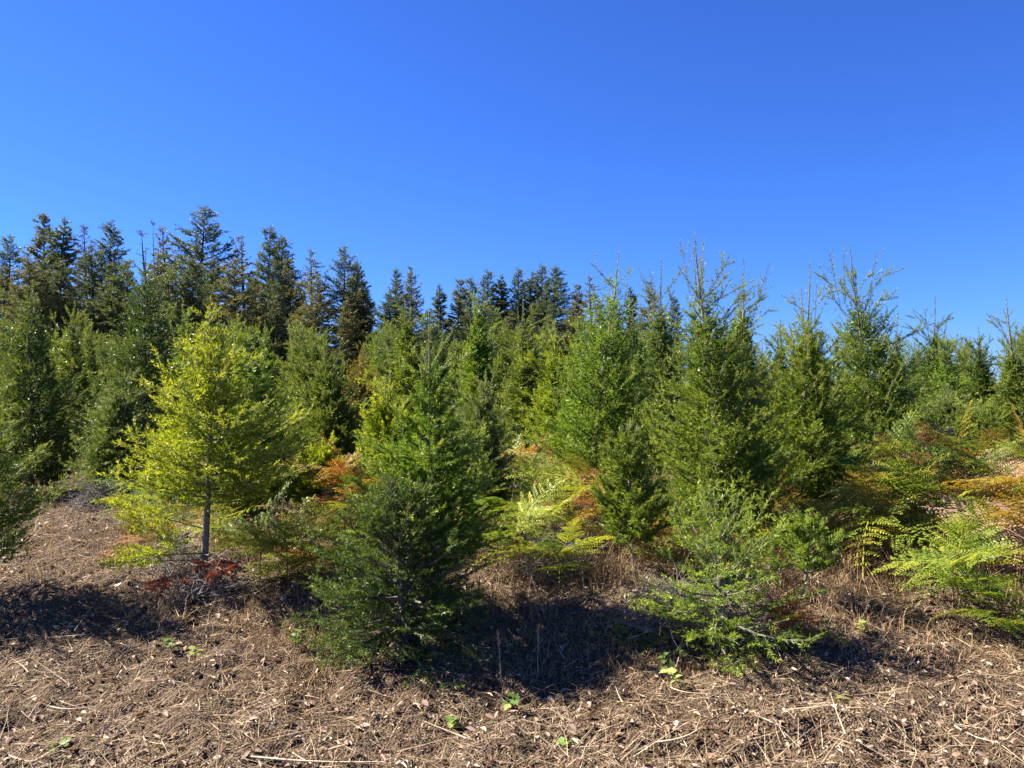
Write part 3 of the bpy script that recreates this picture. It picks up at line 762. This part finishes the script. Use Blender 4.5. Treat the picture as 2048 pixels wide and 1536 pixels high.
G, Y, O, R_, T_ = 'green', 'yellow', 'gold', 'rust', 'tan'
ferns = [
    (1905, 4.75, 0.42, 'low bright green bracken with wide level fronds above the right foreground', [G, Y, G], 8, 1.0),
    (1835, 5.7, 0.62, 'green bracken topped by one upright pointed frond at the right', [G, G, Y], 8, 1.1),
    (1790, 5.9, 0.55, 'orange-edged bracken left of the pointed green one', [O, R_, Y], 7, 1.0),
    (1720, 6.4, 0.62, 'shaded green bracken at the foot of the feathery fir', [G, G, Y], 7, 1.0),
    (2030, 5.0, 0.55, 'dry tan bracken at the right edge above the bright low one', [T_, T_, O], 7, 1.0),
    (2000, 6.2, 0.70, 'dark green bracken near the right edge', [G, G], 7, 1.1),
    (2045, 5.6, 0.85, 'golden-green bracken cut by the right picture edge', [Y, G, O], 8, 1.15),
    (1930, 7.4, 0.75, 'golden bracken clump below the small pale fir', [O, T_, Y], 8, 1.1),
    (1985, 8.0, 0.75, 'rusty bracken clump behind the golden one', [R_, O, T_], 8, 1.1),
    (1870, 7.0, 0.72, 'tan withered bracken below the big dark spiked fir', [T_, R_], 7, 1.0),
    (2060, 7.2, 0.8, 'yellow bracken on the far right behind the dark green one', [Y, O], 7, 1.1),
    (1760, 7.0, 0.66, 'pale tan bracken standing upright under the big dark spiked fir', [T_, T_], 6, 0.9),
    (1150, 6.0, 0.60, 'bright yellow bracken with an erect frond left of the bluish sapling', [Y, Y, O], 8, 1.0),
    (1085, 5.8, 0.42, 'yellow-green bracken over the twig heap in the middle', [Y, G], 7, 1.0),
    (1040, 5.4, 0.34, 'low yellow bracken in the sunny centre gap', [Y, Y, G], 6, 0.9),
    (1110, 7.4, 0.60, 'orange-brown bracken behind the bright yellow one', [R_, T_, O], 7, 0.9),
    (1075, 8.0, 0.62, 'withered rusty bracken below the sparse yellowish fir', [R_, T_], 7, 0.9),
    (1195, 7.0, 0.60, 'orange bracken at the foot of the tall full green fir', [R_, O], 6, 0.9),
    (1300, 5.9, 0.42, 'golden bracken glowing behind the bluish sapling', [O, R_, Y], 6, 0.9),
    (1360, 5.4, 0.34, 'pale yellow-green bracken beside the tallest spiky fir trunk', [Y, Y], 6, 0.8),
    (1535, 6.4, 0.55, 'orange bracken in the dark gap between the spiky and feathery firs', [R_, O, Y], 7, 0.85),
    (1660, 5.9, 0.40, 'small yellow bracken below the feathery fir', [Y, G, O], 6, 0.9),
    (715, 6.1, 0.72, 'bright orange bracken left of the yellowish middle fir', [R_, R_, O], 7, 0.8),
    (690, 6.8, 0.60, 'pale gold bracken behind the bright orange one', [O, T_], 6, 0.9),
    (775, 5.6, 0.42, 'yellow bracken glowing above the dark fir mound', [Y, O, Y], 7, 0.9),
    (740, 6.0, 0.45, 'green bracken between the orange one and the dark mound', [G, Y], 7, 0.9),
    (575, 5.2, 0.33, 'low yellow bracken right of the yellow-green fir trunk', [Y, Y], 7, 0.85),
    (520, 5.5, 0.36, 'pale green bracken behind the yellow-green fir trunk', [G, Y], 6, 0.85),
    (470, 6.2, 0.5, 'yellow bracken lit behind the yellow-green fir boughs', [Y, O], 6, 0.9),
    (330, 6.6, 0.45, 'pale green bracken left of the yellow-green fir trunk', [G, Y], 6, 0.9),
    (300, 6.0, 0.28, 'small orange bracken by the path edge', [R_, O], 5, 0.7),
    (945, 6.6, 0.5, 'green bracken in the shade right of the thin-topped fir', [G, Y], 6, 0.9),
    (985, 6.2, 0.48, 'yellow-green bracken fringe beside the pale middle fir', [Y, G], 6, 0.9),
    (890, 5.8, 0.32, 'orange and yellow bracken behind the thin-topped fir trunk', [O, R_, Y], 6, 0.8),
    (625, 5.8, 0.34, 'tan withered bracken between the yellow-green fir and the dark mound', [T_, T_, R_], 6, 0.8),
    (1585, 4.25, 0.20, 'golden-brown withered bracken hanging at the pale bush foot', [R_, T_, R_], 6, 0.55),
    (1700, 5.5, 0.22, 'tan withered bracken stubs in the sunny right gap', [T_, T_], 5, 0.6),
    (1880, 6.2, 0.72, 'tall yellow-green bracken behind the low bright one', [Y, G, O], 8, 1.1),
    (1960, 6.8, 0.80, 'tall gold and green bracken right of the tall yellow-green one', [O, G, Y], 8, 1.1),
    (1815, 6.9, 0.78, 'lacy yellow bracken reaching into the big dark spiked fir', [Y, G], 8, 1.0),
    (1745, 5.6, 0.50, 'yellow-green bracken beside the sunny grass gap', [Y, G, O], 7, 1.0),
    (2030, 6.0, 0.62, 'tan and gold bracken right of the dark green one', [T_, O], 7, 1.0),
    (1690, 6.9, 0.55, 'shaded lime bracken between the feathery and spiked firs', [Y, G], 7, 0.9),
    (1010, 7.2, 0.62, 'green bracken behind the sunny centre gap', [G, Y], 7, 0.9),
    (1060, 6.6, 0.58, 'lime bracken below the slender pale centre fir', [Y, G, Y], 7, 0.95),
    (1125, 5.2, 0.30, 'small lime bracken on the edge of the pale twig heap', [Y, G], 6, 0.8),
    (1480, 5.9, 0.40, 'lime bracken right of the tallest spiky fir trunk', [Y, G, O], 7, 0.85),
    (1570, 5.6, 0.36, 'yellow bracken left of the low upswept sapling', [Y, Y, O], 6, 0.85),
    (430, 5.9, 0.36, 'gold bracken peeping right behind the bare grey trunk', [O, Y], 6, 0.8),
    (660, 5.5, 0.36, 'lime bracken left of the dark fir mound', [Y, G], 6, 0.8),
    (2010, 4.45, 0.30, 'green bracken low at the right picture edge', [G, Y], 6, 0.8),
]
for i, (px, D, h, lab, cols, n, sp) in enumerate(ferns):
    fern(px, 0, D, h, lab, cols, n + 3, 50 + i, sp)

# ------------------------------------------------------------------ heaps of dead twigs
def brush_pile(label, px, D, rad, h, n, seed, stalks=0):
    rng = np.random.default_rng(seed)
    X = px_x(px, D); g = gz(X, D)
    P = []; Q = []; r0 = []; r1 = []
    for i in range(n):
        a = rng.uniform(0, 6.28); rr = rad * math.sqrt(rng.random()) * 0.9
        zz = h * (1 - (rr / rad) ** 2) * rng.random() ** 0.6
        c = np.array([math.cos(a) * rr, math.sin(a) * rr * 0.8, zz])
        d = nrm(np.array([rng.normal(), rng.normal(), rng.normal() * 0.45 + 0.1]))
        L = rng.uniform(0.08, 0.34)
        prev = c
        ra = rng.uniform(0.0012, 0.0034)
        for q in range(3):
            nx = prev + d * L / 3
            P.append(prev); Q.append(nx); r0.append(ra * (1 - q / 4)); r1.append(ra * (1 - (q + 1) / 4))
            d = nrm(d + rng.normal(0, 0.22, 3) - np.array([0, 0, 0.08])); prev = nx
    for i in range(stalks):                        # arching pale stems over the heap
        a = rng.uniform(0, 6.28); prev = np.array([rng.normal(0, rad * 0.3), rng.normal(0, rad * 0.3), h * 0.3]); d = nrm(np.array([math.cos(a) * 0.45, math.sin(a) * 0.3, 1.0]))
        for q in range(7):
            nx = prev + d * 0.085
            P.append(prev); Q.append(nx); r0.append(0.0022); r1.append(0.002)
            d = nrm(d + np.array([math.cos(a) * 0.28, math.sin(a) * 0.2, -0.24]))
            prev = nx
    V, F = tubes(np.array(P), np.array(Q), np.array(r0), np.array(r1), 3)
    V[:, 2] = np.maximum(V[:, 2], -0.05)
    o = link('brush_heap', mesh_from('brush_heap', V, F, TWIG))
    o.location = (X, D, g)
    tag(o, label, 'brush', 'heaps of dead twigs')
brush_pile('grey heap of dead twigs with arching stems beside the left path', 215, 8.0, 0.42, 0.36, 520, 71, 26)
brush_pile('small grey twig heap behind the yellow-green fir trunk', 355, 5.6, 0.30, 0.24, 360, 72)
brush_pile('grey twig tangle under the dead red boughs', 400, 5.05, 0.33, 0.20, 360, 73)
brush_pile('pale twig heap under the yellow bracken in the middle', 1095, 5.3, 0.26, 0.30, 380, 74)
brush_pile('pale grey twig tangle inside the loose low fir bush', 1335, 4.45, 0.30, 0.26, 420, 75)
brush_pile('grey twig tangle at the right part of the loose low fir bush', 1500, 4.4, 0.30, 0.28, 380, 76)
brush_pile('shaded twig heap right of the sunny path patch', 285, 7.0, 0.3, 0.25, 260, 77)

# ------------------------------------------------------------------ scattered litter, grass (uncountable)
def ribbons(rng, base, dirs, lens, wid, curve, nseg, up):
    """flat bent strips; base (n,3), dirs (n,3) start direction, curve (n,3) added over the length"""
    n = len(base)
    V = np.empty((n, nseg + 1, 2, 3))
    side = nrm(np.cross(dirs, up))
    for k in range(nseg + 1):
        q = k / nseg
        c = base + dirs * (lens * q)[:, None] + curve * (q * q)
        wk = (wid * (1 - 0.75 * q))[:, None] * side * 0.5
        V[:, k, 0] = c + wk; V[:, k, 1] = c - wk
    b = (np.arange(n) * (nseg + 1) * 2)[:, None]
    F = np.concatenate([np.concatenate([b + 2 * k, b + 2 * k + 1, b + 2 * k + 3, b + 2 * k + 2], 1) for k in range(nseg)])
    return V.reshape(-1, 3), F, (nseg + 1) * 2

def scatter(rng, n, y0, y1, p=1.6, margin=1.1):
    u = rng.random(n)
    y = y0 + (y1 - y0) * u ** p
    x = (rng.random(n) * 2 - 1) * 0.68 * y * margin
    return x, y

def straw(n, seed, y0, y1, lmin, lmax, wid, name, label, lift=0.012):
    rng = np.random.default_rng(seed)
    x, y = scatter(rng, n, y0, y1)
    a = rng.normal(0.5, 0.9, n) + np.where(rng.random(n) < 0.35, 1.6, 0)
    el = rng.normal(0.03, 0.16, n)
    d = np.stack([np.cos(a) * np.cos(el), np.sin(a) * np.cos(el), np.sin(el)], 1)
    L = lmin + (lmax - lmin) * rng.random(n) ** 2.2
    z0 = ground_z(x, y); x1 = x + d[:, 0] * L; y1_ = y + d[:, 1] * L
    z1 = ground_z(x1, y1_)
    d[:, 2] = (z1 - z0) / L + el * 0.7
    base = np.stack([x, y, z0 + rng.random(n) * lift + 0.003], 1)
    cur = rng.normal(0, 0.12, (n, 3)) * L[:, None]; cur[:, 2] = np.abs(cur[:, 2]) * 0.2
    up = nrm(np.stack([rng.normal(0, 0.5, n), rng.normal(0, 0.5, n), np.ones(n)], 1))
    V, F, k = ribbons(rng, base, d, L, wid * rng.uniform(0.5, 1.3, n), cur, 2, up)
    t = np.clip(rng.beta(2.0, 2.0, n), 0, 1)
    o = link(name, mesh_from(name, V, F, STRAW, {'tint': np.repeat(t, k)}))
    tag(o, label, 'straw', kind='stuff')
straw(56000, 81, 2.7, 9.5, 0.015, 0.15, 0.0032, 'straw_litter', 'dry pale straw and needle litter lying over the soil')
straw(5600, 82, 2.7, 8.0, 0.08, 0.30, 0.0040, 'stalk_litter', 'longer pale broken stalks scattered over the bank', 0.03)

def leaf_litter(n, seed):
    rng = np.random.default_rng(seed)
    x, y = scatter(rng, n, 2.7, 9.0)
    z = ground_z(x, y) + rng.random(n) * 0.012 + 0.004
    c = np.stack([x, y, z], 1)
    nn = nrm(np.stack([rng.normal(0, 0.45, n), rng.normal(0, 0.45, n), np.ones(n)], 1))
    a = rng.uniform(0, 6.28, n)
    d = np.stack([np.cos(a), np.sin(a), np.zeros(n)], 1); d = nrm(d - nn * np.sum(d * nn, 1, keepdims=True)); s = np.cross(nn, d)
    L = (0.005 + 0.022 * rng.random(n) ** 3.2)[:, None]; W = L * rng.uniform(0.2, 0.6, n)[:, None]
    curl = (rng.uniform(0.0, 0.6, n))[:, None] * L
    V = np.empty((n, 6, 3))
    V[:, 0] = c - d * L; V[:, 1] = c - d * L * 0.2 + s * W + nn * curl; V[:, 2] = c + d * L * 0.5 + s * W * 0.7 + nn * curl
    V[:, 3] = c + d * L; V[:, 4] = c + d * L * 0.4 - s * W * 0.8 + nn * curl; V[:, 5] = c - d * L * 0.3 - s * W * 0.9 + nn * curl
    b = (np.arange(n) * 6)[:, None]
    F = np.concatenate([np.concatenate([b, b + 1, b + 2, b + 3], 1), np.concatenate([b, b + 3, b + 4, b + 5], 1)])
    t = np.clip(rng.beta(1.8, 1.8, n), 0, 1)
    o = link('leaf_litter', mesh_from('leaf_litter', V.reshape(-1, 3), F, DEADLEAF, {'tint': np.repeat(t, 6)}))
    tag(o, 'small dead leaves and chips lying over the bank', 'dead leaves', kind='stuff')
leaf_litter(30000, 83)

def dry_grass(n, seed):
    rng = np.random.default_rng(seed)
    x, y = scatter(rng, n * 2, 3.4, 13.0, 1.3)
    # clumped, thin on the left path and the lower bank
    m = vnoise(x * 1.7, y * 1.7, 11) * 0.7 + vnoise(x * 5, y * 5, 12) * 0.5
    path = (x > -5.6) & (x < -2.2) & (y < 9)
    keep = (rng.random(len(x)) < smooth(0.42, 0.8, m) * smooth(3.2, 4.7, y + 0.12 * x) * 1.5) & ~(path & (rng.random(len(x)) < 0.85))
    x = x[keep][:n]; y = y[keep][:n]; n = len(x)
    z = ground_z(x, y) - 0.01
    a = rng.uniform(0, 6.28, n); tilt = np.abs(rng.normal(0, 0.4, n))
    d = np.stack([np.cos(a) * np.sin(tilt), np.sin(a) * np.sin(tilt), np.cos(tilt)], 1)
    L = rng.uniform(0.05, 0.34, n) * (0.4 + 1.2 * vnoise(x * 1.1, y * 1.1, 14)) * smooth(3.0, 5.6, y)
    cur = np.stack([rng.normal(0, 0.35, n), rng.normal(0, 0.35, n), -np.abs(rng.normal(0.1, 0.25, n))], 1) * L[:, None]
    up = nrm(rng.normal(size=(n, 3)))
    V, F, k = ribbons(rng, np.stack([x, y, z], 1), d, L, 0.0042 * rng.uniform(0.6, 1.3, n), cur, 2, up)
    t = np.clip(rng.beta(2, 2, n), 0, 1)
    o = link('dry_grass', mesh_from('dry_grass', V, F, GRASSDRY, {'tint': np.repeat(t, k)}))
    tag(o, 'tan dry grass and dead weeds standing between the firs', 'grass', kind='stuff')
dry_grass(46000, 84)

# ------------------------------------------------------------------ single stalks, sprigs and tufts
def stalk(label, x0, y0, D0, x1, y1, D1, r=0.0035, bow=0.03):
    A = np.array([px_x(x0, D0), D0, 0]); B = np.array([px_x(x1, D1), D1, 0])
    A[2] = gz(A[0], A[1]) + 0.012; B[2] = gz(B[0], B[1]) + 0.012
    q = np.linspace(0, 1, 8)[:, None]
    pts = A * (1 - q) + B * q
    sd = nrm(np.cross(B - A, [0, 0, 1.0]))
    pts = pts + sd * (np.sin(q * np.pi) * bow)
    pts[:, 2] = np.maximum(pts[:, 2], ground_z(pts[:, 0], pts[:, 1]) + r + 0.004)
    V, F = sweep(pts, np.linspace(r, r * 0.5, 8), 6)
    o = link('dry_stalk', mesh_from('dry_stalk', V, F, STALK, {'tint': np.full(len(V), 0.85)}))
    tag(o, label, 'stalk', 'long pale stalks on the bank')
STALK = leaf_mat('pale_stalk', [(0.0, (0.3, 0.2, 0.12)), (1.0, (0.66, 0.52, 0.35))], 0.05, 0.6, 0.3, 1.0, k=0.86)
stalk('long pale stalk lying at the bottom left corner', -10, 1464, 3.42, 95, 1500, 3.28, 0.004)
stalk('straight pale stalk on the bare soil left of the fir shadow', 100, 1362, 3.75, 192, 1364, 3.75, 0.0035)
stalk('bent pale stalk below the dead red boughs', 285, 1440, 3.5, 330, 1475, 3.38, 0.003)
stalk('long pale stalk along the bottom edge left of centre', 500, 1505, 3.27, 770, 1520, 3.22, 0.0045, 0.02)
stalk('crossing pale stalk at the bottom left of centre', 585, 1490, 3.32, 690, 1535, 3.18, 0.003)
stalk('dark bare twig over a hollow in the right centre foreground', 1310, 1492, 3.32, 1405, 1470, 3.4, 0.005)
stalk('slanting pale stalk at the bottom right', 1910, 1480, 3.36, 2000, 1530, 3.2, 0.004)
stalk('pale arched stalk in the shade left of the pale bush', 1335, 1357, 3.8, 1410, 1376, 3.7, 0.003)

def tall_weed(label, px, D, h, seed, lean=0.1, heads=0):
    rng = np.random.default_rng(seed)
    X = px_x(px, D); g = gz(X, D)
    a = rng.uniform(0, 6.28)
    q = np.linspace(0, 1, 9)[:, None]
    pts = np.concatenate([lean * h * q ** 2 * np.sign(rng.normal()), 0.06 * h * q ** 2, h * q - 0.03], 1)
    root = empty('dry_weed', (X, D, g))
    V, F = sweep(pts, np.linspace(0.0022, 0.0009, 9), 5)
    link('stem', mesh_from('stem', V, F, STALK, {'tint': np.full(len(V), 0.7)}), root)
    n = 70
    t = rng.uniform(0.72 if not heads else 0.4, 1.0, n)
    base = np.stack([np.interp(t, q[:, 0], pts[:, i]) for i in range(3)], 1)
    d = nrm(np.stack([rng.normal(0, 0.35, n), rng.normal(0, 0.35, n), np.full(n, 0.9)], 1))
    V, F, k = ribbons(rng, base, d, rng.uniform(0.01, 0.028, n), np.full(n, 0.004), np.zeros((n, 3)), 1, nrm(rng.normal(size=(n, 3))))
    link('seed_head', mesh_from('seed_head', V, F, STALK, {'tint': np.repeat(rng.random(n), k)}), root)
    tag(root, label, 'weed', 'tall dry weeds')
tall_weed('tall thin dry grass stem left of the centre bracken', 1016, 6.0, 0.62, 1)
tall_weed('taller dry grass stem leaning right in the centre gap', 1040, 6.3, 0.86, 2, 0.2)
tall_weed('slanting dry weed on the left path edge by the brush heap', 92, 7.6, 0.46, 3, 0.35, 1)
tall_weed('upright dry weed with grey seed heads left of the brush heap', 140, 7.7, 0.40, 4, 0.1, 1)
tall_weed('thin dry weed standing in the shaded right gap', 1712, 4.6, 0.28, 5, 0.05)
tall_weed('thin dry weed in the dark shadow right of the fir mound', 1002, 3.95, 0.30, 8, 0.06)
tall_weed('thin upright dry weed left of the pale bush', 1075, 4.1, 0.30, 9, 0.02)

def leaf_shape(L, W):
    """a small pointed oval leaf, slightly folded: 6 triangles"""
    V = np.array([[0, 0, 0], [L * 0.3, W, 0.12 * W], [L * 0.7, W * 0.8, 0.1 * W], [L, 0, -0.15 * L], [L * 0.7, -W * 0.8, 0.1 * W], [L * 0.3, -W, 0.12 * W], [L * 0.5, 0, -0.1 * W]])
    F = np.array([[0, 6, 1], [1, 6, 2], [2, 6, 3], [3, 6, 4], [4, 6, 5], [5, 6, 0]])
    return V, F
LEAFM = []
for q, t in enumerate((0.15, 0.45, 0.8)):
    V, F = leaf_shape(0.05, 0.018)
    LEAFM.append(mesh_from('leaf', V, F, BRAMBLE, {'tint': np.full(7, t)}, smooth_shade=True))
def sprig(label, px, D, n, h, seed, tone=None):
    rng = random.Random(seed)
    X = px_x(px, D); g = gz(X, D)
    root = empty('bramble_sprig', (X, D, g))
    lean = rng.uniform(-0.8, 0.8)
    q = np.linspace(0, 1, 5)
    pts = np.stack([lean * h * q ** 1.5, -0.3 * h * q, h * q - 0.01], 1)
    V, F = sweep(pts, np.linspace(0.0025, 0.001, 5), 4)
    link('stem', mesh_from('stem', V, F, FSTEM), root)
    for k in range(n):
        f = 0.3 + 0.7 * (k + 1) / n
        o = link('leaf', LEAFM[tone if tone is not None and rng.random() < 0.75 else rng.randrange(3)], root)
        o.location = [float(np.interp(f, q, pts[:, i])) for i in range(3)]
        s = rng.uniform(0.7, 1.15)
        o.scale = (s, s * rng.uniform(0.9, 1.25), s)
        o.rotation_euler = (rng.uniform(-0.5, 0.5), rng.uniform(-0.5, 0.3), k * 2.2 + rng.uniform(-0.5, 0.5))
    tag(root, label, 'sprig', 'small green sprigs on the bank')
sprig('pale lime leafy sprig at the shadow edge below the pale bush', 1362, 3.85, 9, 0.13, 1, 2)
sprig('two-leaved lime sprig in the shade at the lower right', 1672, 3.62, 4, 0.05, 2, 2)
sprig('tiny green sprig on the bare soil at the lower left', 125, 3.4, 5, 0.03, 3, 1)
sprig('dark leafy sprig in the shadow under the pale bush', 1340, 4.05, 9, 0.14, 4, 0)
sprig('pale leafy sprig left of the dark fir mound', 590, 4.35, 10, 0.12, 5, 1)
sprig('green leafy sprig at the right end of the dark central shadow', 1012, 3.72, 9, 0.1, 6, 0)
sprig('small green sprig in the right centre foreground', 1132, 3.42, 6, 0.04, 7, 1)
sprig('yellowish leafy sprig at the foot of the right bracken', 1728, 4.35, 7, 0.07, 8, 2)
sprig('green leafy sprig in the bank shadow under the red boughs', 345, 4.35, 9, 0.1, 9, 0)
sprig('small yellow-green sprig just right of the red boughs', 390, 4.3, 5, 0.06, 10, 2)
sprig('low green sprig by the dark central soil hollow', 905, 3.55, 7, 0.05, 11, 1)
